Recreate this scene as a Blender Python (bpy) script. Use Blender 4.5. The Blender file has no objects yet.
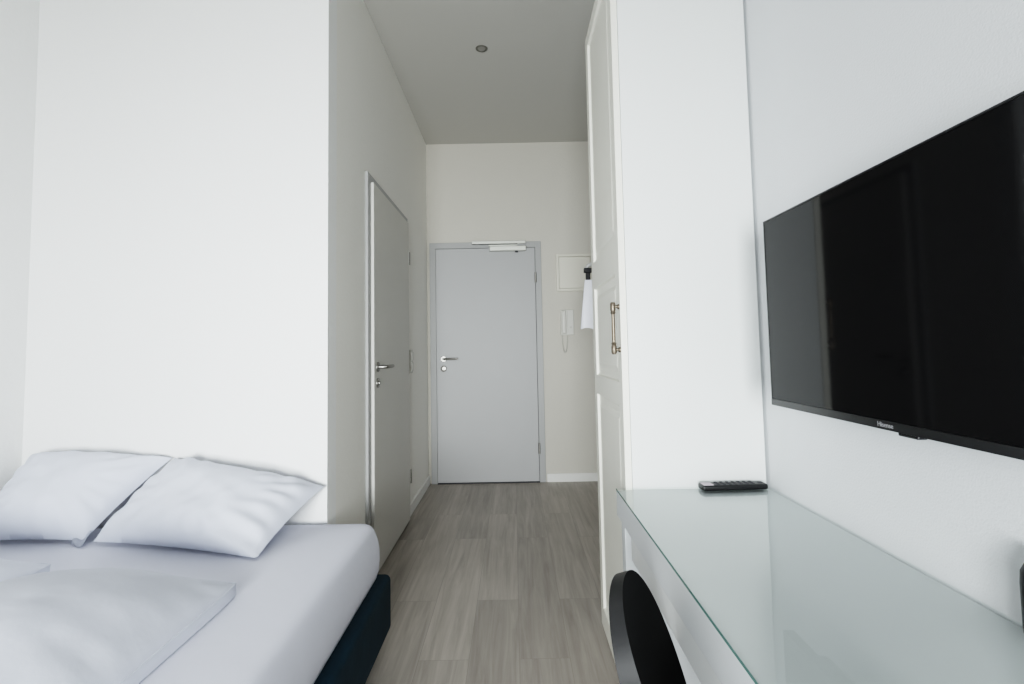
import bpy, bmesh, math, random
from mathutils import Vector, Matrix, noise

scene = bpy.context.scene
COL = scene.collection
random.seed(7)

# ------------------------------------------------------------------ materials
def new_mat(name):
    m = bpy.data.materials.new(name)
    m.use_nodes = True
    nt = m.node_tree
    nt.nodes.clear()
    out = nt.nodes.new('ShaderNodeOutputMaterial')
    return m, nt, out

def srgb(r, g, b):
    f = lambda c: (c / 255 / 12.92) if c / 255 <= .04045 else ((c / 255 + .055) / 1.055) ** 2.4
    return (f(r), f(g), f(b), 1)

def pbsdf(name, col, rough=.5, metal=0, spec=.5, bump=None, coat=0, sheen=0, var=None):
    """bump = (noise scale, strength, distance, detail); var = (scale, amount)"""
    m, nt, out = new_mat(name)
    p = nt.nodes.new('ShaderNodeBsdfPrincipled')
    p.inputs['Base Color'].default_value = col
    p.inputs['Roughness'].default_value = rough
    p.inputs['Metallic'].default_value = metal
    p.inputs['Specular IOR Level'].default_value = spec
    p.inputs['Coat Weight'].default_value = coat
    p.inputs['Coat Roughness'].default_value = .05
    p.inputs['Sheen Weight'].default_value = sheen
    nt.links.new(p.outputs[0], out.inputs[0])
    tc = nt.nodes.new('ShaderNodeTexCoord')
    if bump:
        n = nt.nodes.new('ShaderNodeTexNoise')
        n.inputs['Scale'].default_value = bump[0]
        n.inputs['Detail'].default_value = bump[3]
        nt.links.new(tc.outputs['Object'], n.inputs['Vector'])
        b = nt.nodes.new('ShaderNodeBump')
        b.inputs['Strength'].default_value = bump[1]
        b.inputs['Distance'].default_value = bump[2]
        nt.links.new(n.outputs['Fac'], b.inputs['Height'])
        nt.links.new(b.outputs[0], p.inputs['Normal'])
    if var:
        n = nt.nodes.new('ShaderNodeTexNoise')
        n.inputs['Scale'].default_value = var[0]
        n.inputs['Detail'].default_value = 4
        nt.links.new(tc.outputs['Object'], n.inputs['Vector'])
        mx = nt.nodes.new('ShaderNodeMix'); mx.data_type = 'RGBA'
        d = var[1]
        mx.inputs[6].default_value = (col[0] * (1 - d), col[1] * (1 - d), col[2] * (1 - d), 1)
        mx.inputs[7].default_value = (min(1, col[0] * (1 + d)), min(1, col[1] * (1 + d)), min(1, col[2] * (1 + d)), 1)
        nt.links.new(n.outputs['Fac'], mx.inputs[0])
        nt.links.new(mx.outputs[2], p.inputs['Base Color'])
    return m

M = {}
M['wall'] = pbsdf('white_wall_paint', srgb(243, 243, 242), .9, spec=.2, bump=(55, .35, .004, 5), var=(1.6, .012))
M['wall_rough'] = pbsdf('white_roughcast', srgb(228, 230, 232), .9, spec=.2, bump=(210, .3, .003, 4), var=(1.6, .012))
M['hallwall'] = pbsdf('warm_white_wall_paint', srgb(243, 241, 236), .9, spec=.2, bump=(55, .3, .004, 5), var=(1.6, .012))
M['wall_back'] = pbsdf('unseen_wall_darkened', srgb(128, 124, 118), .9, spec=.2, bump=(55, .3, .004, 5))  # unseen wall, colour darkened to cut the light it bounces back
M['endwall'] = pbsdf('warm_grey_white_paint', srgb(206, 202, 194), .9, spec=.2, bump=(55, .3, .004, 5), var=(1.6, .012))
M['ceiling'] = pbsdf('ceiling_paint', srgb(196, 194, 189), .95, spec=.1, bump=(40, .1, .002, 3))
M['trim'] = pbsdf('white_trim', srgb(232, 231, 228), .45)
M['doorleaf'] = pbsdf('light_grey_door_lacquer', srgb(178, 178, 179), .5, spec=.35, var=(5, .02))
M['doorleaf_hall'] = pbsdf('door_lacquer_brightened', srgb(210, 208, 203), .5, spec=.35, var=(5, .02))  # same lacquer as the entrance door, colour lightened to offset weaker light here
M['doorframe'] = pbsdf('grey_frame_lacquer', srgb(171, 171, 171), .45, spec=.35)
M['gasket'] = pbsdf('dark_seal', srgb(70, 70, 72), .7)
M['steel'] = pbsdf('brushed_steel', srgb(150, 148, 144), .35, metal=1, bump=(200, .05, .001, 2))
M['silver'] = pbsdf('silver_closer', srgb(196, 196, 190), .4, metal=.6)
M['bronze'] = pbsdf('aged_bronze', srgb(122, 112, 100), .42, metal=.8, var=(60, .15))
M['cream'] = pbsdf('cream_door_lacquer', srgb(234, 232, 223), .42, spec=.4, var=(3, .012))
M['side'] = pbsdf('white_cabinet_board', srgb(229, 231, 230), .4, spec=.4, var=(2.5, .008))
M['gloss'] = pbsdf('gloss_white_board', srgb(226, 228, 228), .12, spec=.55)
M['deskwhite'] = pbsdf('white_desk_board', srgb(212, 215, 217), .25, spec=.4)
M['sheet'] = pbsdf('white_bed_sheet', srgb(218, 220, 232), .85, spec=.15, bump=(14, .12, .01, 3), sheen=.1)
M['pillow'] = pbsdf('white_pillow_cotton', srgb(212, 216, 228), .85, spec=.15, bump=(22, .16, .008, 4), sheen=.1)
M['teal'] = pbsdf('dark_teal_velvet', srgb(8, 44, 58), .85, spec=.2, bump=(30, .2, .004, 4), sheen=.03, var=(9, .25))
M['black'] = pbsdf('black_plastic', srgb(22, 22, 24), .42, spec=.45)
M['chairface'] = pbsdf('black_chair_face', srgb(5, 5, 6), .8, spec=.12, bump=(300, .15, .001, 2))
M['chairshell'] = pbsdf('charcoal_chair_shell', srgb(38, 38, 39), .5, spec=.35)
M['tvscreen'] = pbsdf('tv_screen', srgb(17, 17, 19), .06, spec=.17)
M['tvbezel'] = pbsdf('tv_bezel', srgb(18, 19, 22), .28, spec=.5)
M['logo'] = pbsdf('grey_lettering', srgb(150, 150, 152), .4)
M['button'] = pbsdf('remote_buttons', srgb(62, 62, 66), .6)
M['labelpale'] = pbsdf('pale_remote_keys', srgb(196, 186, 194), .6)
M['plasticwhite'] = pbsdf('white_plastic', srgb(212, 210, 204), .45)
M['plasticgrey'] = pbsdf('pale_grey_plastic', srgb(196, 194, 188), .45)
M['fuse'] = pbsdf('cream_metal_cover', srgb(218, 214, 203), .45)
M['towel'] = pbsdf('white_cloth', srgb(236, 237, 244), .95, spec=.1, bump=(150, .4, .003, 3))
M['clear'] = pbsdf('pale_hanger', srgb(186, 186, 184), .35)
M['lightring'] = pbsdf('downlight_ring', srgb(118, 116, 110), .4, metal=.3)
M['lightcore'] = pbsdf('downlight_lens', srgb(140, 138, 132), .3)
M['winframe'] = pbsdf('white_window_frame', srgb(232, 232, 232), .35)

def glass_mat(name, tint, edge=False):
    m, nt, out = new_mat(name)
    g = nt.nodes.new('ShaderNodeBsdfGlossy'); g.inputs['Roughness'].default_value = .02
    if edge:
        p = nt.nodes.new('ShaderNodeBsdfPrincipled')
        p.inputs['Base Color'].default_value = tint; p.inputs['Roughness'].default_value = .12
        nt.links.new(p.outputs[0], out.inputs[0])
        return m
    t = nt.nodes.new('ShaderNodeBsdfTransparent'); t.inputs[0].default_value = tint
    f = nt.nodes.new('ShaderNodeFresnel'); f.inputs['IOR'].default_value = 1.5
    mx = nt.nodes.new('ShaderNodeMixShader')
    gm = nt.nodes.new('ShaderNodeNewGeometry')
    iv = nt.nodes.new('ShaderNodeMath'); iv.operation = 'SUBTRACT'; iv.inputs[0].default_value = 1
    nt.links.new(gm.outputs['Backfacing'], iv.inputs[1])
    mu = nt.nodes.new('ShaderNodeMath'); mu.operation = 'MULTIPLY'
    nt.links.new(f.outputs[0], mu.inputs[0]); nt.links.new(iv.outputs[0], mu.inputs[1])
    nt.links.new(mu.outputs[0], mx.inputs[0]); nt.links.new(t.outputs[0], mx.inputs[1]); nt.links.new(g.outputs[0], mx.inputs[2])
    nt.links.new(mx.outputs[0], out.inputs[0])
    return m
M['glass'] = glass_mat('clear_glass', (.975, .99, .985, 1))
M['glassedge'] = glass_mat('green_glass_edge', srgb(92, 122, 117), True)

def floor_mat():
    m, nt, out = new_mat('grey_oak_planks')
    N = nt.nodes.new; L = nt.links.new
    p = N('ShaderNodeBsdfPrincipled'); L(p.outputs[0], out.inputs[0])
    p.inputs['Specular IOR Level'].default_value = .35
    tc = N('ShaderNodeTexCoord')
    sep = N('ShaderNodeSeparateXYZ'); L(tc.outputs['Object'], sep.inputs[0])
    cmb = N('ShaderNodeCombineXYZ'); L(sep.outputs['Y'], cmb.inputs['X']); L(sep.outputs['X'], cmb.inputs['Y'])
    br = N('ShaderNodeTexBrick')
    br.offset = .37; br.offset_frequency = 2; br.squash = 1
    br.inputs['Scale'].default_value = 1
    br.inputs['Brick Width'].default_value = 1.22
    br.inputs['Row Height'].default_value = .185
    br.inputs['Mortar Size'].default_value = .0009
    br.inputs['Mortar Smooth'].default_value = .3
    br.inputs['Bias'].default_value = 0
    br.inputs['Color1'].default_value = (0, 0, 0, 1)
    br.inputs['Color2'].default_value = (1, 1, 1, 1)
    br.inputs['Mortar'].default_value = (.5, .5, .5, 1)
    L(cmb.outputs[0], br.inputs['Vector'])
    # plank dependent shift of the grain
    sc = N('ShaderNodeVectorMath'); sc.operation = 'MULTIPLY'; sc.inputs[1].default_value = (1.3, 22, 1)
    L(cmb.outputs[0], sc.inputs[0])
    ad = N('ShaderNodeVectorMath'); ad.operation = 'ADD'
    sh = N('ShaderNodeVectorMath'); sh.operation = 'SCALE'; sh.inputs['Scale'].default_value = 13.7
    L(br.outputs['Color'], sh.inputs[0]); L(sc.outputs[0], ad.inputs[0]); L(sh.outputs[0], ad.inputs[1])
    n1 = N('ShaderNodeTexNoise'); n1.inputs['Scale'].default_value = 1.4; n1.inputs['Detail'].default_value = 7; n1.inputs['Roughness'].default_value = .62
    n1.inputs['Distortion'].default_value = .6
    L(ad.outputs[0], n1.inputs['Vector'])
    n2 = N('ShaderNodeTexNoise'); n2.inputs['Scale'].default_value = 2.6; n2.inputs['Detail'].default_value = 3
    L(tc.outputs['Object'], n2.inputs['Vector'])
    ramp = N('ShaderNodeValToRGB')
    ramp.color_ramp.elements[0].position = .28; ramp.color_ramp.elements[0].color = srgb(150, 143, 136)
    ramp.color_ramp.elements[1].position = .72; ramp.color_ramp.elements[1].color = srgb(184, 177, 170)
    L(n1.outputs['Fac'], ramp.inputs[0])
    # per plank brightness
    mr = N('ShaderNodeMapRange'); mr.inputs['To Min'].default_value = .88; mr.inputs['To Max'].default_value = 1.08
    L(br.outputs['Color'], mr.inputs['Value'])
    mr2 = N('ShaderNodeMapRange'); mr2.inputs['To Min'].default_value = .9; mr2.inputs['To Max'].default_value = 1.1
    L(n2.outputs['Fac'], mr2.inputs['Value'])
    mu = N('ShaderNodeMath'); mu.operation = 'MULTIPLY'; L(mr.outputs[0], mu.inputs[0]); L(mr2.outputs[0], mu.inputs[1])
    vm = N('ShaderNodeVectorMath'); vm.operation = 'SCALE'; L(ramp.outputs[0], vm.inputs[0]); L(mu.outputs[0], vm.inputs['Scale'])
    mx = N('ShaderNodeMix'); mx.data_type = 'RGBA'
    L(br.outputs['Fac'], mx.inputs[0]); L(vm.outputs[0], mx.inputs[6]); mx.inputs[7].default_value = srgb(140, 134, 128)
    L(mx.outputs[2], p.inputs['Base Color'])
    p.inputs['Roughness'].default_value = .42
    b = N('ShaderNodeBump'); b.inputs['Strength'].default_value = .15; b.inputs['Distance'].default_value = .002
    L(n1.outputs['Fac'], b.inputs['Height']); L(b.outputs[0], p.inputs['Normal'])
    return m
M['floor'] = floor_mat()

# ------------------------------------------------------------------ helpers
def link(name, bm, mat, parent=None, smooth=False, auto=None):
    me = bpy.data.meshes.new(name)
    bmesh.ops.recalc_face_normals(bm, faces=bm.faces[:])
    if smooth:
        for f in bm.faces: f.smooth = True
    bm.to_mesh(me); bm.free()
    mats = mat if isinstance(mat, (list, tuple)) else [mat]
    for mm in mats: me.materials.append(M[mm])
    if auto is not None:
        me.set_sharp_from_angle(angle=math.radians(auto))
    o = bpy.data.objects.new(name, me)
    COL.objects.link(o)
    if parent:
        o.parent = parent
        o.matrix_parent_inverse = Matrix.Translation(-Vector(parent.location)) if parent.type == 'EMPTY' and not parent.parent else Matrix()
    return o

def box(bm, x0, x1, y0, y1, z0, z1, bev=0, seg=2, mi=0):
    t = bmesh.new()
    bmesh.ops.create_cube(t, size=1)
    for v in t.verts:
        v.co = Vector(((x0 + x1) / 2 + v.co.x * (x1 - x0), (y0 + y1) / 2 + v.co.y * (y1 - y0), (z0 + z1) / 2 + v.co.z * (z1 - z0)))
    if bev:
        bmesh.ops.bevel(t, geom=t.edges[:], offset=bev, segments=seg, affect='EDGES', profile=.5)
    for f in t.faces: f.material_index = mi
    me = bpy.data.meshes.new('t'); t.to_mesh(me); t.free()
    bm.from_mesh(me); bpy.data.meshes.remove(me)
    return bm

def lathe(bm, prof, origin, axis='Z', seg=24):
    """prof: list of (radius, height along axis)"""
    o = Vector(origin)
    rings = []
    for r, h in prof:
        ring = []
        for i in range(seg):
            a = 2 * math.pi * i / seg
            c, s = math.cos(a) * r, math.sin(a) * r
            v = {'Z': (c, s, h), 'X': (h, c, s), 'Y': (c, h, s)}[axis]
            ring.append(bm.verts.new(o + Vector(v)))
        rings.append(ring)
    for a, b in zip(rings, rings[1:]):
        for i in range(seg):
            bm.faces.new((a[i], a[(i + 1) % seg], b[(i + 1) % seg], b[i]))
    bm.faces.new(rings[0]); bm.faces.new(rings[-1][::-1])
    return bm

def tube(bm, pts, r, seg=10):
    pts = [Vector(p) for p in pts]
    rad = r if isinstance(r, (list, tuple)) else [r] * len(pts)
    rings = []
    up = None
    for i, p in enumerate(pts):
        d = (pts[min(i + 1, len(pts) - 1)] - pts[max(i - 1, 0)]).normalized()
        if up is None:
            up = d.orthogonal().normalized()
        up = (up - d * up.dot(d)).normalized()
        w = d.cross(up)
        rings.append([bm.verts.new(p + (up * math.cos(2 * math.pi * k / seg) + w * math.sin(2 * math.pi * k / seg)) * rad[i]) for k in range(seg)])
    for a, b in zip(rings, rings[1:]):
        for k in range(seg):
            bm.faces.new((a[k], a[(k + 1) % seg], b[(k + 1) % seg], b[k]))
    bm.faces.new(rings[0]); bm.faces.new(rings[-1][::-1])
    return bm

def thing(name, label, cat, loc, group=None):
    o = bpy.data.objects.new(name, None)
    COL.objects.link(o); o.location = loc; o.empty_display_size = .1
    o['label'] = label; o['category'] = cat
    if group: o['group'] = group
    return o

def tag(o, label, cat, group=None):
    o['label'] = label; o['category'] = cat
    if group: o['group'] = group
    return o

def struct(name, bm, mat, parent=None, **k):
    o = link(name, bm, mat, parent, **k)
    if not parent: o['kind'] = 'structure'
    return o

NB = bmesh.new

# ------------------------------------------------------------------ room shell
XF, XL, XR = -1.9347, -.7375, .7765
YB, YE, YK = 2.076, 4.497, -1.6
ZC = 2.932
struct('floor', box(NB(), XF - .1, 1.0, YK - .1, YE + .1, -.1, 0), 'floor')
struct('ceiling', box(NB(), XF - .1, 1.0, YK - .1, YE + .1, ZC, ZC + .1), 'ceiling')
struct('wall_left', box(NB(), XF - .1, XF, YK, YB + .1, 0, ZC), 'wall')
struct('wall_front', box(NB(), XF, XL, YB, YB + .1, 0, ZC), 'wall')
struct('wall_hall_left', box(NB(), XL - .1, XL, YB + .1, YE, 0, ZC), 'hallwall')
struct('wall_hall_end', box(NB(), XL - .1, XR + .1, YE, YE + .1, 0, ZC), 'endwall')
struct('wall_right', box(NB(), XR, XR + .1, YK, YE, 0, ZC), 'wall_rough')
# back wall with the window that lights the room (behind the camera)
WX0, WX1, WZ0, WZ1 = -1.05, .2, .5, 1.55
bm = NB()
box(bm, XF, WX0, YK - .1, YK, 0, ZC); box(bm, WX1, XR, YK - .1, YK, 0, ZC)
box(bm, WX0, WX1, YK - .1, YK, 0, WZ0); box(bm, WX0, WX1, YK - .1, YK, WZ1, ZC)
struct('wall_back', bm, 'wall_back')
win = bpy.data.objects.new('window_1', None); COL.objects.link(win); win.location = ((WX0 + WX1) / 2, YK, WZ0); win['kind'] = 'structure'
bm = NB()
for a, b in ((WX0, WX0 + .06), (WX1 - .06, WX1), ((WX0 + WX1) / 2 - .04, (WX0 + WX1) / 2 + .04)):
    box(bm, a, b, YK - .08, YK - .02, WZ0, WZ1, .004)
box(bm, WX0 + .06, WX1 - .06, YK - .078, YK - .022, WZ0, WZ0 + .06); box(bm, WX0 + .06, WX1 - .06, YK - .078, YK - .022, WZ1 - .06, WZ1)
link('window_frame', bm, 'winframe', win)
mid = (WX0 + WX1) / 2
for a, b in ((WX0 + .06, mid - .04), (mid + .04, WX1 - .06)):
    link('window_pane', box(NB(), a, b, YK - .052, YK - .048, WZ0 + .06, WZ1 - .06), 'glass', win)
link('window_sill', box(NB(), WX0 - .03, WX1 + .03, YK, YK + .14, WZ0 - .035, WZ0, .006), 'trim', win)

# baseboards
struct('baseboard_left', box(NB(), XL, XL + .014, 3.615, YE - .015, 0, .075, .002), 'trim')
struct('baseboard_hall', box(NB(), XL, XL + .014, YB + .02, 2.6, 0, .075, .002), 'trim')
struct('baseboard_end', box(NB(), .262, XR, YE - .014, YE, 0, .07, .002), 'trim')
struct('baseboard_front', box(NB(), XF, XL, YB - .012, YB, 0, .07, .002), 'trim')
struct('baseboard_right', box(NB(), XR - .012, XR, -1.55, YE - .02, 0, .07, .002), 'trim')

# ------------------------------------------------------------------ entrance door (end wall)
D1 = bpy.data.objects.new('door_1', None); COL.objects.link(D1); D1.location = (-.23, YE, 0); D1['kind'] = 'structure'
dx0, dx1, dz = -.712, .252, 2.052
bm = NB()
box(bm, dx0, dx0 + .052, YE - .018, YE, 0, dz, .003)
box(bm, dx1 - .052, dx1, YE - .018, YE, 0, dz, .003)
box(bm, dx0 + .05, dx1 - .05, YE - .0178, YE, dz - .052, dz, .003)
link('door_frame', bm, 'doorframe', D1)
bm = NB(); box(bm, dx0 + .05, dx1 - .05, YE - .004, YE - .001, 0, dz - .05)
link('door_seal', bm, 'gasket', D1)
leaf1 = link('door_leaf', box(NB(), dx0 + .054, dx1 - .055, YE - .026, YE - .005, .012, dz - .056, .003), 'doorleaf', D1)
yl = YE - .026
def lever(parent, base, out, along, tip=.125):
    """lever handle: rose, neck, lever on the door plane; out/along are unit vectors"""
    b, o, al = Vector(base), Vector(out), Vector(along)
    bm = NB()
    ax = 'Y' if abs(o.y) > .5 else 'X'
    sg = o.y if ax == 'Y' else o.x
    lathe(bm, [(.001, 0), (.026, 0), (.026, .006 * sg), (.023, .009 * sg), (.001, .009 * sg)], b, ax, 28)
    pts = [b + o * .006, b + o * .03, b + o * .043 + al * .004, b + o * .05 + al * .018, b + o * .05 + al * tip]
    tube(bm, pts, [.009, .009, .009, .0095, .0095], 14)
    h = link('door_handle', bm, 'steel', parent, smooth=True, auto=40)
    bm = NB()
    c = b + Vector((0, 0, -.082))
    lathe(bm, [(.001, 0), (.026, 0), (.026, .006 * sg), (.023, .008 * sg), (.009, .008 * sg), (.009, .014 * sg), (.001, .014 * sg)], c, ax, 28)
    link('lock_rose', bm, 'steel', parent, smooth=True, auto=40)
lever(D1, (-.598, yl, 1.05), (0, -1, 0), (1, 0, 0))
for z in (1.735, .285):
    bm = NB(); lathe(bm, [(.001, -.045), (.009, -.045), (.009, -.001), (.008, 0), (.009, .001), (.009, .045), (.001, .045)], (dx1 - .052, YE - .03, z), 'Z', 14)
    link('hinge', bm, 'steel', D1, smooth=True, auto=40)
# door closer: slide rail on the frame, body on the leaf
bm = NB(); box(bm, -.345, .122, YE - .042, YE - .018, 2.030, 2.058, .004)
cl = link('closer_rail', bm, 'silver', D1)
link('closer_rail_slot', box(NB(), -.34, .05, YE - .0405, YE - .024, 2.0275, 2.0302), 'gasket', D1)
bm = NB(); box(bm, -.192, .124, yl - .05, yl, 1.963, 2.006, .006)
link('closer_body', bm, 'silver', D1)
bm = NB(); lathe(bm, [(.001, 0), (.013, 0), (.013, .012), (.001, .012)], (.04, yl - .025, 1.952), 'Z', 16)
link('closer_spindle', bm, 'gasket', D1)
bm = NB(); box(bm, -.2, .05, yl - .022, yl - .012, 2.010, 2.022, .002)
link('closer_arm', bm, 'silver', D1)
link('door_threshold', box(NB(), dx0 + .052, dx1 - .052, YE - .022, YE, 0, .008), 'gasket', D1)

# ------------------------------------------------------------------ side door (hall left wall)
D2 = bpy.data.objects.new('door_2', None); COL.objects.link(D2); D2.location = (XL, 3.1, 0); D2['kind'] = 'structure'
ey0, ey1, ez = 2.6, 3.595, 2.045
bm = NB()
box(bm, XL, XL + .016, ey0, ey0 + .05, 0, ez, .004)
box(bm, XL, XL + .016, ey1 - .05, ey1, 0, ez, .004)
box(bm, XL, XL + .0158, ey0 + .048, ey1 - .048, ez - .05, ez, .004)
link('door_frame', bm, 'doorframe', D2)
link('door_seal', box(NB(), XL + .001, XL + .004, ey0 + .048, ey1 - .048, 0, ez - .048), 'gasket', D2)
link('door_leaf', box(NB(), XL + .005, XL + .03, ey0 + .058, ey1 - .04, .01, ez - .04, .003), 'doorleaf_hall', D2)
lever(D2, (XL + .03, 2.72, 1.05), (1, 0, 0), (0, 1, 0), .13)
for z in (1.76, .29):
    bm = NB(); lathe(bm, [(.001, -.045), (.009, -.045), (.009, -.001), (.008, 0), (.009, .001), (.009, .045), (.001, .045)], (XL + .03, ey1 - .034, z), 'Z', 14)
    link('hinge', bm, 'steel', D2, smooth=True, auto=40)

# ------------------------------------------------------------------ small wall fittings
sw = thing('light_switch', 'white double light switch on hallway wall between the two grey doors', 'light switch', (XL, 3.745, .97))
link('switch_plate', box(NB(), XL, XL + .009, 3.703, 3.787, .968, 1.135, .003), 'plasticwhite', sw)
for z in (1.014, 1.089):
    bm = NB(); box(bm, XL + .009, XL + .017, 3.715, 3.775, z - .03, z + .03, .003)
    link('rocker', bm, 'plasticwhite', sw)

fb = thing('fuse_box', 'cream square fuse box cover on end wall right of the grey entrance door', 'fuse box', (.55, YE, 1.62))
bm = NB()
fx0, fx1, fz0, fz1 = .380, .70, 1.612, 1.932
box(bm, fx0, fx0 + .022, YE - .03, YE, fz0, fz1, .003); box(bm, fx1 - .022, fx1, YE - .03, YE, fz0, fz1, .003)
box(bm, fx0 + .022, fx1 - .022, YE - .0298, YE, fz0, fz0 + .022, .003); box(bm, fx0 + .022, fx1 - .022, YE - .0298, YE, fz1 - .022, fz1, .003)
link('cover_frame', bm, 'fuse', fb)
link('cover_door', box(NB(), fx0 + .024, fx1 - .024, YE - .024, YE, fz0 + .024, fz1 - .024, .002), 'fuse', fb)

ip = thing('intercom_phone', 'white wall intercom handset below the fuse box, cord hanging underneath', 'intercom', (.46, YE, 1.25))
link('base_plate', box(NB(), .405, .52, YE - .028, YE, 1.235, 1.452, .006), 'plasticwhite', ip)
bm = NB(); box(bm, .412, .452, YE - .062, YE - .028, 1.245, 1.445, .012, 3)
for v in bm.verts:
    k = abs(v.co.z - 1.345) / .1
    v.co.y += (1 - k) * .012 if v.co.y > YE - .05 else (1 - k) * .008
link('handset', bm, 'plasticwhite', ip, smooth=True, auto=50)
bm = NB(); box(bm, .462, .468, YE - .034, YE - .028, 1.25, 1.44); link('panel_groove', bm, 'plasticgrey', ip)
bm = NB(); lathe(bm, [(.001, 0), (.009, 0), (.009, -.006), (.001, -.006)], (.492, YE - .028, 1.30), 'Y', 16); link('door_button', bm, 'plasticgrey', ip)
bm = NB()
pts = []
n = 150
for i in range(n + 1):
    t = i / n
    a = math.pi * t
    lx = .452 - .022 * math.cos(a) - .012
    lz = 1.235 - .15 * math.sin(a)
    c = 2 * math.pi * 34 * t
    pts.append((lx + .0045 * math.cos(c), YE - .018 + .0045 * math.sin(c), lz))
tube(bm, pts, .0018, 5)
link('spiral_cord', bm, 'plasticgrey', ip, smooth=True)

dl = thing('recessed_downlight', 'small round grey recessed downlight in the hallway ceiling', 'ceiling light', (-.158, 3.034, ZC))
bm = NB(); lathe(bm, [(.022, 0), (.036, 0), (.036, -.003), (.031, -.006), (.024, -.004), (.022, -.001)], (-.158, 3.034, ZC), 'Z', 32)
link('trim_ring', bm, 'lightring', dl, smooth=True, auto=40)
bm = NB(); lathe(bm, [(.001, 0), (.0235, 0), (.022, -.0035), (.012, -.0045), (.001, -.005)], (-.158, 3.034, ZC), 'Z', 24)
link('lens', bm, 'lightcore', dl, smooth=True, auto=40)

# ------------------------------------------------------------------ bed
MX = -.511
bed = thing('bed', 'bed with white fitted sheet on dark teal upholstered base against white wall', 'bed', (-1.22, 1.07, 0))
bm = NB(); box(bm, XF + .02, -.482, .09, YB - .022, .085, .29, .022, 4)
link('bed_base', bm, 'teal', bed, smooth=True, auto=60)['label'] = 'dark teal upholstered bed base'
for x in (XF + .1, -.58):
    for y in (.18, 1.96):
        bm = NB(); lathe(bm, [(.001, 0), (.02, 0), (.028, .085), (.001, .085)], (x, y, 0), 'Z', 16)
        link('leg', bm, 'black', bed, smooth=True, auto=40)
# mattress: rounded box, gently bulging sides
bm = NB()
mx0, mx1, my0, my1, mz0, mz1 = XF + .012, MX, .06, YB - .012, .29, .488
def superell(t, e):
    c, s = math.cos(t), math.sin(t)
    return math.copysign(abs(c) ** e, c), math.copysign(abs(s) ** e, s)
W, Lh = (mx1 - mx0) / 2, (my1 - my0) / 2
cx, cy = (mx0 + mx1) / 2, (my0 + my1) / 2
def rrect(inset, z, n=40, rad=.085):
    """rounded rectangle ring inset from the mattress outline"""
    w, l = W - inset, Lh - inset
    r = max(.012, rad - inset)
    ring = []
    for (sx, sy, a0) in ((1, 1, 0), (-1, 1, 90), (-1, -1, 180), (1, -1, 270)):
        for k in range(n // 4):
            a = math.radians(a0 + 90 * k / (n // 4 - 1))
            ring.append(bm.verts.new((cx + sx * (w - r) + r * math.cos(a), cy + sy * (l - r) + r * math.sin(a), z)))
    return ring
prof = [(.03, mz0), (.012, mz0 + .006), (.004, mz0 + .03), (.0, mz0 + .07), (.001, mz0 + .11), (.006, mz0 + .14), (.014, mz0 + .163), (.019, mz0 + .175), (.025, mz0 + .184), (.033, mz0 + .190), (.045, mz0 + .194), (.07, mz0 + .196), (.13, mz0 + .1975), (.25, mz0 + .198)]
rings = [rrect(i, z) for i, z in prof]
for a, b in zip(rings, rings[1:]):
    for i in range(len(a)):
        bm.faces.new((a[i], a[(i + 1) % len(a)], b[(i + 1) % len(a)], b[i]))
bm.faces.new(rings[0][::-1]); bm.faces.new(rings[-1])
link('mattress', bm, 'sheet', bed, smooth=True, auto=60)['label'] = 'mattress in a smooth white fitted sheet'

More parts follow.
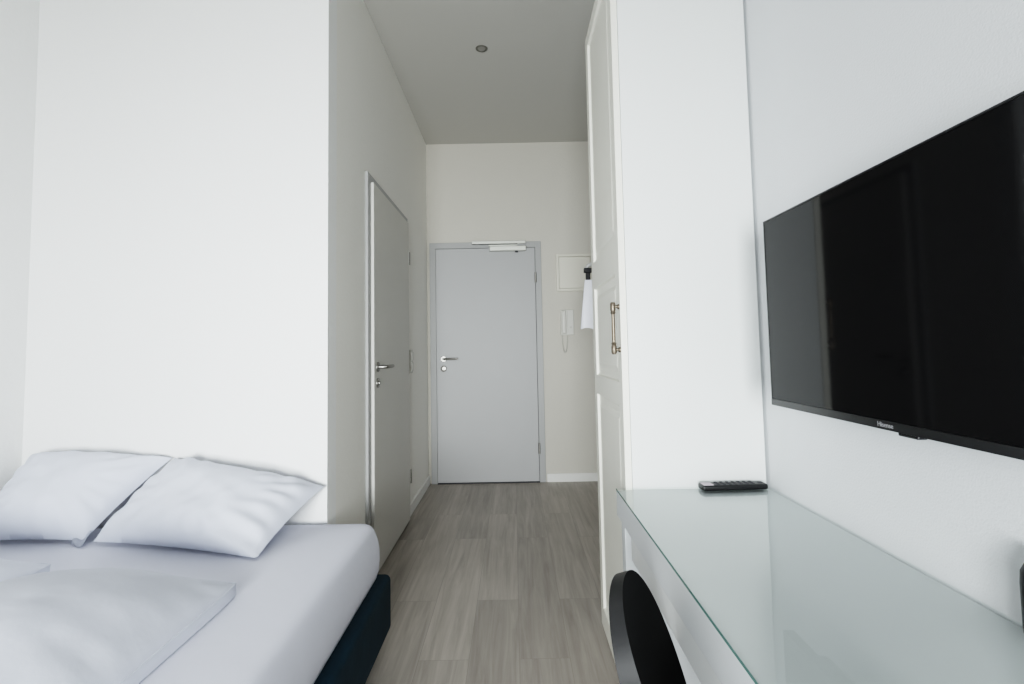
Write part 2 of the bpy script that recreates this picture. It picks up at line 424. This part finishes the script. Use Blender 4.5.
# ------------------------------------------------------------------ pillows
def pillow(name, label, FL, FR, BR, BL, thick, up, low=.25, inset=.05, rim=0.0, seed=0, wr=.008, nu=64, nv=48, power=2.6, dome=.55):
    """cushion on four corner points; up = direction of the domed face"""
    FL, FR, BR, BL = map(Vector, (FL, FR, BR, BL)); up = Vector(up).normalized()
    ctr = (FL + FR + BR + BL) / 4
    bm = NB()
    off = Vector((seed * 3.1, seed * 1.7, seed * .9))
    def P(u, v, side):
        # pincushion outline: the middle of each edge pulled in, corners left pointed
        pu, pv = u * 2 - 1, v * 2 - 1
        iu = inset * (1 - pv * pv) * 0
        k1 = 1 - inset * (1 - pv ** 2) * abs(pu) ** 1.5
        k2 = 1 - inset * (1 - pu ** 2) * abs(pv) ** 1.5
        qu, qv = (pu * (1 - inset * (1 - pv ** 2) * abs(pu))), (pv * (1 - inset * (1 - pu ** 2) * abs(pv)))
        cr_ = 1 - (.035 if rim > 0 else 0) * (pu * pv) ** 6
        qu *= cr_; qv *= cr_
        uu, vv = (qu + 1) / 2, (qv + 1) / 2
        base = (FL * (1 - uu) + FR * uu) * (1 - vv) + (BL * (1 - uu) + BR * uu) * vv
        fu = max(0, 1 - abs(pu) ** power) ; fv = max(0, 1 - abs(pv) ** power)
        d = (fu * fv) ** dome
        if side > 0:
            h = rim + thick * d
            q = base * 9 + off
            w = noise.noise(q) * .55 + noise.noise(q * 2.3) * .3
            # folds radiating from corners and edges
            ang = math.atan2(pv, pu)
            rr = math.hypot(pu, pv)
            fold = math.sin(ang * 17 + noise.noise(base * 5 + off) * 5) * max(0, rr - .55) * 1.1
            ed = min(1, (1 - max(abs(pu), abs(pv))) * 9)
            h += (w * wr * 1.6 + fold * wr * .9) * ed
        else:
            h = -thick * low * d
        return base + up * h
    top = [[bm.verts.new(P(i / nu, j / nv, 1)) for j in range(nv + 1)] for i in range(nu + 1)]
    bot = [[bm.verts.new(P(i / nu, j / nv, -1)) for j in range(nv + 1)] for i in range(nu + 1)]
    for i in range(nu):
        for j in range(nv):
            bm.faces.new((top[i][j], top[i + 1][j], top[i + 1][j + 1], top[i][j + 1]))
            bm.faces.new((bot[i][j], bot[i][j + 1], bot[i + 1][j + 1], bot[i + 1][j]))
    ring_t = [top[i][0] for i in range(nu)] + [top[nu][j] for j in range(nv)] + [top[i][nv] for i in range(nu, 0, -1)] + [top[0][j] for j in range(nv, 0, -1)]
    ring_b = [bot[i][0] for i in range(nu)] + [bot[nu][j] for j in range(nv)] + [bot[i][nv] for i in range(nu, 0, -1)] + [bot[0][j] for j in range(nv, 0, -1)]
    if rim > 0:
        for i in range(len(ring_t)):
            k = (i + 1) % len(ring_t)
            bm.faces.new((ring_b[i], ring_b[k], ring_t[k], ring_t[i]))
        rt = [v.co.copy() for v in ring_t]
    else:
        bmesh.ops.remove_doubles(bm, verts=bm.verts[:], dist=1e-5)
        rt = None
    o = link(name, bm, 'pillow', None, smooth=True, auto=75)
    tag(o, label, 'pillow', 'white pillows on the bed')
    return o, rt

ZM = .4885
upw = (0, -.62, .78)
P1, _ = pillow('pillow', 'white pillow leaning in the left corner, behind the other head pillow',
       (-1.905, 1.845, ZM + .012), (-1.495, 1.845, ZM + .012), (-1.33, 2.056, .737), (-1.87, 2.056, .757), .115, upw, low=.12, seed=1, wr=.011)
pillow('pillow', 'white pillow with pointed corners leaning on wall near right mattress edge',
       (-1.455, 1.835, ZM + .012), (-.815, 1.675, ZM + .008), (-.733, 2.042, .620), (-1.315, 2.045, .737), .125, upw, low=.12, seed=2, wr=.013)
bm = NB()
fl = []
for i in range(9):
    row = []
    for j in range(7):
        u_, v_ = i / 8, j / 6
        x = -1.535 + .068 * u_ - .02 * v_ * u_
        y = 1.835 - .035 * u_ * (1 - v_) + .05 * v_
        z = ZM + .004 + .055 * v_ * (1 - .35 * u_) + .012 * math.sin(u_ * 7 + v_ * 2) * (.3 + v_)
        row.append(bm.verts.new((x, y, max(z, ZM + .003))))
    fl.append(row)
for i in range(8):
    for j in range(6):
        bm.faces.new((fl[i][j], fl[i + 1][j], fl[i + 1][j + 1], fl[i][j + 1]))
bmesh.ops.solidify(bm, geom=bm.faces[:], thickness=.004)
link('pillowcase_flap', bm, 'pillow', P1, smooth=True)
def flat_pillow(label, x0, x1, y0, y1, seed):
    o, rt = pillow('pillow', label, (x0, y0, ZM + .006), (x1, y0, ZM + .003), (x1 + .0, y1, ZM + .003), (x0, y1, ZM + .006), .146, (0, 0, 1), low=0.0, inset=.02, rim=.03, seed=seed, wr=.0045, power=2.0, dome=.72)
    bm = NB(); tube(bm, [p + Vector((0, 0, .0005)) for p in rt] + [rt[0] + Vector((0, 0, .0005))], .0016, 6)
    s = link('seam', bm, 'pillow', o, smooth=True)
flat_pillow('large plump white pillow lying flat at mid bed with seamed thick edge', -1.325, -.745, .62, 1.455, 3)
flat_pillow('white pillow lying flat at left photo edge, only its corner showing', -1.92, -1.375, .66, 1.605, 5)

# ------------------------------------------------------------------ wardrobe
wd = thing('wardrobe', 'tall white wardrobe with cream panelled door beside the desk', 'wardrobe', (.56, 1.915, 0))
WX, WB, WY0, WY1, WZ = .336, .768, 1.637, 2.195, 2.457
bm = NB()
box(bm, WX + .0215, WB, WY0, WY0 + .018, 0, WZ, .0015); link('side_panel', bm, 'side', wd)
bm = NB(); box(bm, WX + .0215, WB, WY1 - .018, WY1, 0, WZ, .0015); link('side_panel', bm, 'side', wd)
bm = NB(); box(bm, WX + .026, WB, WY0 + .018, WY1 - .018, WZ - .02, WZ - .001); link('top_panel', bm, 'side', wd)
bm = NB(); box(bm, WX + .026, WB, WY0 + .018, WY1 - .018, .06, .078); box(bm, WX + .03, WX + .045, WY0 + .018, WY1 - .018, 0, .06); link('bottom_panel', bm, 'side', wd)
bm = NB(); box(bm, WB - .006, WB - .001, WY0 + .018, WY1 - .018, .078, WZ - .02); link('back_panel', bm, 'side', wd)

# framed door with recessed panels, front face looks to -X
bm = NB()
DX0, DX1 = WX, WX + .02
st = .055
cells = [(.10, .945), (1.02, 1.37), (1.478, WZ - .05)]
dy0, dy1, dz0, dz1 = WY0, WY1, .02, WZ - .001
iy0, iy1 = dy0 + st, dy1 - st
def q(*pts): bm.faces.new([bm.verts.new(p) for p in pts])
X = DX0
q((X, dy0, dz0), (X, iy0, dz0), (X, iy0, dz1), (X, dy0, dz1))
q((X, iy1, dz0), (X, dy1, dz0), (X, dy1, dz1), (X, iy1, dz1))
zs = [dz0] + [z for c in cells for z in c] + [dz1]
for a, b in zip(zs[0::2], zs[1::2]):
    q((X, iy0, a), (X, iy1, a), (X, iy1, b), (X, iy0, b))
for (a, b) in cells:
    steps = [(0, 0), (.004, .009), (.010, .011), (.030, .011), (.048, .005)]   # (inset, depth): bead, groove, raised field
    for (i0, d0), (i1, d1) in zip(steps, steps[1:]):
        A = [(X + d0, iy0 + i0, a + i0), (X + d0, iy1 - i0, a + i0), (X + d0, iy1 - i0, b - i0), (X + d0, iy0 + i0, b - i0)]
        B = [(X + d1, iy0 + i1, a + i1), (X + d1, iy1 - i1, a + i1), (X + d1, iy1 - i1, b - i1), (X + d1, iy0 + i1, b - i1)]
        for k in range(4):
            q(A[k], A[(k + 1) % 4], B[(k + 1) % 4], B[k])
    i1, d1 = steps[-1]
    q((X + d1, iy0 + i1, a + i1), (X + d1, iy1 - i1, a + i1), (X + d1, iy1 - i1, b - i1), (X + d1, iy0 + i1, b - i1))
# sides and back
q((DX0, dy0, dz0), (DX1, dy0, dz0), (DX1, dy0, dz1), (DX0, dy0, dz1))
q((DX0, dy1, dz0), (DX1, dy1, dz0), (DX1, dy1, dz1), (DX0, dy1, dz1))
q((DX0, dy0, dz1), (DX1, dy0, dz1), (DX1, dy1, dz1), (DX0, dy1, dz1))
q((DX0, dy0, dz0), (DX1, dy0, dz0), (DX1, dy1, dz0), (DX0, dy1, dz0))
q((DX1, dy0, dz0), (DX1, dy1, dz0), (DX1, dy1, dz1), (DX1, dy0, dz1))
bmesh.ops.remove_doubles(bm, verts=bm.verts[:], dist=1e-5)
wdoor = link('door', bm, 'cream', wd)
wdoor['label'] = 'cream framed wardrobe door with recessed panels'
# bronze bar handle
bm = NB()
hy, hx, hz0, hz1 = WY0 + .014, WX - .020, 1.122, 1.262
tube(bm, [(hx, hy, hz0 + .01), (hx, hy, hz1 - .01)], .0052, 14)
for z, s in ((hz0, 1), (hz1, -1)):
    lathe(bm, [(.001, -.012 * s), (.006, -.012 * s), (.0085, -.006 * s), (.0085, .012 * s), (.0065, .018 * s), (.0085, .021 * s), (.0055, .026 * s), (.001, .026 * s)], (hx, hy, z), 'Z', 18)
    zc = z + .002 * s
    lathe(bm, [(.001, 0), (.0045, 0), (.0045, .012), (.006, .014), (.0085, .017), (.0085, .0199), (.001, .0199)], (hx, hy, zc), 'X', 16)
link('handle', bm, 'bronze', wdoor, smooth=True, auto=45)['label'] = 'aged bronze bar handle'

# ------------------------------------------------------------------ desk
DXF, DY0, DY1 = .306, .42, 1.634
desk = thing('desk', 'white desk against right wall, next to the wardrobe, with a glass sheet', 'desk', (.54, 1.03, 0))
link('desktop', box(NB(), DXF, .770, DY0, DY1, .620, .695, .002), 'deskwhite', desk)
link('drawer', box(NB(), DXF + .008, DXF + .026, .55, 1.478, .548, .619, .0015), 'gloss', desk)
link('drawer_box', box(NB(), DXF + .026, .72, .57, 1.46, .556, .6195), 'deskwhite', desk)
for a, b in ((DY0 + .01, DY0 + .05), (DY1 - .052, DY1 - .006)):
    link('end_panel', box(NB(), DXF + .012, .762, a, b, 0, .6198, .0015), 'deskwhite', desk)
link('back_rail', box(NB(), .745, .761, DY0 + .05, DY1 - .052, .30, .6196), 'deskwhite', desk)
# glass sheet lying on the desk
bm = NB()
box(bm, DXF - .001, .769, DY0 - .001, DY1, .6953, .7013, .0006, 1)
bmesh.ops.recalc_face_normals(bm, faces=bm.faces[:])
for f in bm.faces:
    f.normal_update()
    f.material_index = 1 if f.normal.x < -.3 or f.normal.y < -.3 else 0
for f in [f for f in bm.faces if f.normal.z < -.9]:
    f.material_index = 0
gl = link('glass_sheet', bm, ['glass', 'glassedge'])
tag(gl, 'clear glass sheet with green edge covering the white desk top', 'glass sheet')

# ------------------------------------------------------------------ television
tv = thing('television', 'black flat screen television mounted on right wall above the desk', 'television', (.657, .94, .98))
ty0, ty1, tz0, tz1, tx = .53, 1.3505, .979, 1.452, .657
bm = NB(); box(bm, tx + .004, tx + .026, ty0, ty1, tz0, tz1, .002)
box(bm, tx + .026, tx + .062, ty0 + .08, ty1 - .08, tz0 + .012, tz0 + .29, .012)
link('housing', bm, 'tvbezel', tv)
link('screen', box(NB(), tx + .001, tx + .0045, ty0 + .004, ty1 - .004, tz0 + .0165, tz1 - .004), 'tvscreen', tv)
bm = NB()
box(bm, tx - .001, tx + .004, ty0, ty1, tz0, tz0 + .016, .001)
link('lower_bezel', bm, 'tvbezel', tv)
bm = NB()
box(bm, tx, tx + .0038, ty0, ty0 + .0035, tz0 + .016, tz1); box(bm, tx, tx + .0038, ty1 - .0035, ty1, tz0 + .016, tz1); box(bm, tx, tx + .0038, ty0 + .0035, ty1 - .0035, tz1 - .0035, tz1)
link('screen_frame', bm, 'tvbezel', tv)
bm = NB(); box(bm, tx + .002, tx + .02, .870, .915, tz0 - .006, tz0 + .001, .0025); link('sensor', bm, 'tvbezel', tv)
bm = NB(); box(bm, .719, XR, .80, 1.08, 1.08, 1.34, .003); link('wall_bracket', bm, 'black', tv)
# lettering on the bezel
cu = bpy.data.curves.new('lettering', 'FONT'); cu.body = 'Hisense'; cu.size = .0125; cu.extrude = .0003; cu.align_x = 'CENTER'; cu.align_y = 'CENTER'
tmp = bpy.data.objects.new('tmp_text', cu); COL.objects.link(tmp)
bpy.context.view_layer.update()
me = bpy.data.meshes.new_from_object(tmp.evaluated_get(bpy.context.evaluated_depsgraph_get()))
bpy.data.objects.remove(tmp); bpy.data.curves.remove(cu)
me.materials.clear(); me.materials.append(M['logo'])
lo = bpy.data.objects.new('lettering', me); COL.objects.link(lo); lo.parent = tv
lo.matrix_parent_inverse = Matrix.Translation(-Vector(tv.location))
# text x axis -> -Y, text y axis -> +Z, normal -> -X
lo.matrix_basis = Matrix(((0, 0, -1, tx - .0012), (-1, 0, 0, .940), (0, 1, 0, tz0 + .0085), (0, 0, 0, 1)))
lo['label'] = 'pale grey maker lettering on the lower bezel'

# ------------------------------------------------------------------ remote control
rc = thing('remote_control', 'black remote control lying on the glass desk top against the wardrobe side', 'remote control', (.655, 1.607, .7015))
zg = .7017
def place(o, ang, c):
    o.matrix_basis = Matrix.Translation(c) @ Matrix.Rotation(ang, 4, 'Z')
    o.matrix_parent_inverse = Matrix.Translation(-Vector(rc.location))
RA = math.radians(2.5); RCC = Vector((.650, 1.602, 0))
bm = NB(); box(bm, -.099, .099, -.0225, .0225, zg, zg + .018, .006, 4)
for v in bm.verts:
    v.co.z = zg + (v.co.z - zg) * (1 - .12 * (v.co.x / .104) ** 2)
    v.co.y *= 1 - .12 * abs(v.co.x / .104) ** 3
place(link('remote_body', bm, 'black', rc, smooth=True, auto=50), RA, RCC)
def key(x, y, w, h, mat, z=.0165):
    bm = NB(); box(bm, x - w / 2, x + w / 2, y - h / 2, y + h / 2, zg + z, zg + z + .0022, .0008, 1)
    place(link('button', bm, mat, rc), RA, RCC)
key(-.079, 0, .03, .032, 'labelpale', .0155)
for i in range(7):
    for j in range(3):
        key(-.048 + i * .0175, (j - 1) * .0115, .009, .0065, 'button')
key(.083, 0, .012, .012, 'button', .0157)

# ------------------------------------------------------------------ dark container at the photo's right edge
bm = NB()
lathe(bm, [(.001, 0), (.0165, 0), (.018, .002), (.0185, .008), (.0183, .075), (.017, .092), (.012, .103), (.009, .107), (.009, .122), (.006, .125), (.001, .125)], (0, 0, 0), 'Z', 36)
kt = link('flask', bm, 'black', None, smooth=True, auto=50)
kt.location = (.7565, .789, .7017)
tag(kt, 'dark rounded container on the desk by the wall, cut off by photo edge', 'container')

# ------------------------------------------------------------------ chair
ch = thing('chair', 'black chair with rounded backrest standing in front of the desk', 'chair', (.42, .76, 0))
a, th = .319, .358
CC = Vector((.2507, .952, .5724)); w, H = .148, .169
nrm = Vector((math.cos(a), -math.sin(a), 0)); tt = Vector((math.sin(a), math.cos(a), 0))
uu = Vector((0, 0, 1)) * math.cos(th) - nrm * math.sin(th)
nn = nrm * math.cos(th) + Vector((0, 0, 1)) * math.sin(th)
NS = 72
def bpt(r, q, side):
    y = r * math.sin(q); x = r * math.cos(q) * (1 + .148 * y) - .185 * y
    concave = .014 * (1 - r * r)
    thk = .0235 + .0277 * (1 - y) / 2
    p = CC + tt * (w * x) + uu * (H * y) - nn * concave
    if side: p = p - nn * (thk + .012 * (1 - r * r))
    return p
bm = NB()
rs = [.0, .25, .5, .72, .88, .97, 1.0]
def disc(side):
    prev = None
    c = bm.verts.new(bpt(0, 0, side))
    for r in rs[1:]:
        ring = [bm.verts.new(bpt(r, 2 * math.pi * k / NS, side)) for k in range(NS)]
        for k in range(NS):
            if prev is None: bm.faces.new((c, ring[k], ring[(k + 1) % NS]))
            else: bm.faces.new((prev[k], prev[(k + 1) % NS], ring[(k + 1) % NS], ring[k]))
        prev = ring
    return prev
fr = disc(0)
nf = len(bm.faces)
bk = disc(1)
for k in range(NS):
    bm.faces.new((fr[k], fr[(k + 1) % NS], bk[(k + 1) % NS], bk[k]))
bm.faces.ensure_lookup_table()
for i, f in enumerate(bm.faces): f.material_index = 0 if i < nf else 1
link('backrest', bm, ['chairface', 'chairshell'], ch, smooth=True, auto=40)
# seat
SC = CC + uu * (-H * .8) + nrm * .20; SC.z = .425
bm = NB()
def ring_at(r, z, bulge=0):
    out = []
    for k in range(48):
        q_ = 2 * math.pi * k / 48
        sx, sy = superell(q_, .75)
        out.append(bm.verts.new(SC + nrm * (r * .205 * sx) + tt * (r * .195 * sy) + Vector((0, 0, z))))
    return out
R = [ring_at(r, z) for r, z in ((.2, -.03), (.9, -.03), (.98, -.022), (1, -.008), (.98, .006), (.9, .011), (.6, .006), (.2, .002))]
for A_, B_ in zip(R, R[1:]):
    for k in range(48): bm.faces.new((A_[k], A_[(k + 1) % 48], B_[(k + 1) % 48], B_[k]))
bm.faces.new(R[0][::-1]); bm.faces.new(R[-1])
link('seat', bm, 'chairshell', ch, smooth=True, auto=50)
for sx in (-1, 1):
    for sy in (-1, 1):
        top = SC + nrm * (.12 * sx) + tt * (.12 * sy) + Vector((0, 0, -.028))
        bot = SC + nrm * (.18 * sx) + tt * (.18 * sy); bot.z = 0
        bm = NB(); tube(bm, [bot, bot.lerp(top, .5), top], [.010, .013, .016], 14)
        link('leg', bm, 'black', ch, smooth=True, auto=50)

# ------------------------------------------------------------------ clothes rail with hanger and cloth behind the wardrobe
rail = thing('clothes_rail', 'wall mounted clothes rail on right wall hidden behind the wardrobe', 'clothes rail', (XR, 2.8, 1.72))
bm = NB(); tube(bm, [(.60, 2.35, 1.72), (.60, 3.2, 1.72)], .011, 14); link('rod', bm, 'steel', rail, smooth=True, auto=50)
for y in (2.4, 3.15):
    bm = NB(); box(bm, .60, XR, y - .012, y + .012, 1.735, 1.755, .002); box(bm, .588, .612, y - .012, y + .012, 1.706, 1.737, .002)
    box(bm, XR - .006, XR, y - .03, y + .03, 1.70, 1.79, .002)
    link('bracket', bm, 'steel', rail)
HY = 2.9
hg = thing('clothes_hanger', 'pale clothes hanger with black end clip peeking out behind the wardrobe', 'clothes hanger', (.60, HY, 1.73))
bm = NB()
hook = [(.60 + .017 * math.cos(t), HY, 1.722 + .017 * math.sin(t)) for t in [math.radians(d) for d in range(-20, 200, 20)]]
tube(bm, hook[::-1] + [(.617, HY, 1.70), (.602, HY, 1.685), (.60, HY, 1.655)], .002, 8)
link('hook', bm, 'steel', hg, smooth=True)
bm = NB(); tube(bm, [(.405, HY, 1.565), (.425, HY, 1.585), (.53, HY, 1.632), (.60, HY, 1.655), (.67, HY, 1.632), (.745, HY, 1.585), (.762, HY, 1.565)], [.008, .011, .012, .012, .012, .011, .008], 12)
link('arms', bm, 'clear', hg, smooth=True)
for x, s in ((.422, 1), (.752, -1)):
    bm = NB(); box(bm, x - .022, x + .022, HY - .014, HY + .014, 1.545, 1.572, .004); box(bm, x - .012, x + .012, HY - .0105, HY + .0105, 1.505, 1.547, .003)
    link('clip', bm, 'black', hg)['label'] = 'black clip'
# cloth: hanging folded towel
bm = NB()
NX, NZ = 40, 40
g = []
for j in range(NZ + 1):
    z = 1.5053 - j / NZ * .275
    k = j / NZ
    row = []
    for i in range(NX + 1):
        x0 = .404 - .03 * k; x1 = .758 + .0 * k
        x = x0 + (x1 - x0) * i / NX
        y = HY + (.004 + .012 * k) * math.sin(i / NX * 26 + .6 * math.sin(k * 3))
        row.append((x, y, z + .008 * k * math.sin(i * .45)))
    g.append(row)
fv = [[bm.verts.new((x, y - .006, z)) for x, y, z in row] for row in g]
bv = [[bm.verts.new((x, y + .006, z)) for x, y, z in row] for row in g]
for j in range(NZ):
    for i in range(NX):
        bm.faces.new((fv[j][i], fv[j][i + 1], fv[j + 1][i + 1], fv[j + 1][i]))
        bm.faces.new((bv[j][i], bv[j + 1][i], bv[j + 1][i + 1], bv[j][i + 1]))
rf = [fv[0][i] for i in range(NX)] + [fv[j][NX] for j in range(NZ)] + [fv[NZ][i] for i in range(NX, 0, -1)] + [fv[j][0] for j in range(NZ, 0, -1)]
rb = [bv[0][i] for i in range(NX)] + [bv[j][NX] for j in range(NZ)] + [bv[NZ][i] for i in range(NX, 0, -1)] + [bv[j][0] for j in range(NZ, 0, -1)]
for i in range(len(rf)):
    k = (i + 1) % len(rf); bm.faces.new((rf[i], rf[k], rb[k], rb[i]))
tw = link('towel', bm, 'towel', None, smooth=True, auto=60)
tag(tw, 'white cloth hanging from the black clip behind the wardrobe', 'cloth')

# ------------------------------------------------------------------ light
SPREAD = 88
def area(name, loc, rot, sx, sy, power, col):
    l = bpy.data.lights.new(name, 'AREA'); l.shape = 'RECTANGLE'; l.size = sx; l.size_y = sy; l.energy = power; l.color = col; l.spread = math.radians(SPREAD)
    o = bpy.data.objects.new(name, l); COL.objects.link(o); o.location = loc; o.rotation_euler = rot
    return o
area('window_daylight', ((WX0 + WX1) / 2, YK - .2, (WZ0 + WZ1) / 2), (math.radians(90), 0, 0), WX1 - WX0 + .1, WZ1 - WZ0 + .1, 72, (.965, .985, 1))
wld = bpy.data.worlds.new('overcast'); scene.world = wld; wld.use_nodes = True
bg = wld.node_tree.nodes.get('Background') or wld.node_tree.nodes.new('ShaderNodeBackground')
bg.inputs[0].default_value = (.85, .92, 1, 1); bg.inputs[1].default_value = 1.0

# ------------------------------------------------------------------ camera
yaw, pitch, roll, f, sy, h = -.0019, .0626, .0191, 523.13, -27.36, 1.1376
cyw, syw, cp, sp, cr, sr = math.cos(yaw), math.sin(yaw), math.cos(pitch), math.sin(pitch), math.cos(roll), math.sin(roll)
xr = Vector((cyw, -syw, 0)); yr = Vector((syw, cyw, 0)); zr = Vector((0, 0, 1))
fwd = yr * cp + zr * sp; v_ = -yr * sp + zr * cp
right = xr * cr - v_ * sr; up = xr * sr + v_ * cr
cam = bpy.data.cameras.new('camera'); co = bpy.data.objects.new('camera', cam); COL.objects.link(co)
m = Matrix((right, up, -fwd)).transposed().to_4x4(); m.translation = (0, 0, h)
co.matrix_world = m
cam.sensor_width = 36; cam.sensor_fit = 'HORIZONTAL'; cam.lens = f * 36 / 1024
cam.shift_y = sy / 1024
cam.clip_start = .02
scene.camera = co
scene.view_settings.view_transform = 'Filmic'
scene.view_settings.look = 'High Contrast'
scene.view_settings.exposure = 0.3
scene.cycles.use_denoising = True
scene.cycles.max_bounces = 10
scene.cycles.diffuse_bounces = 6
scene.cycles.transparent_max_bounces = 12
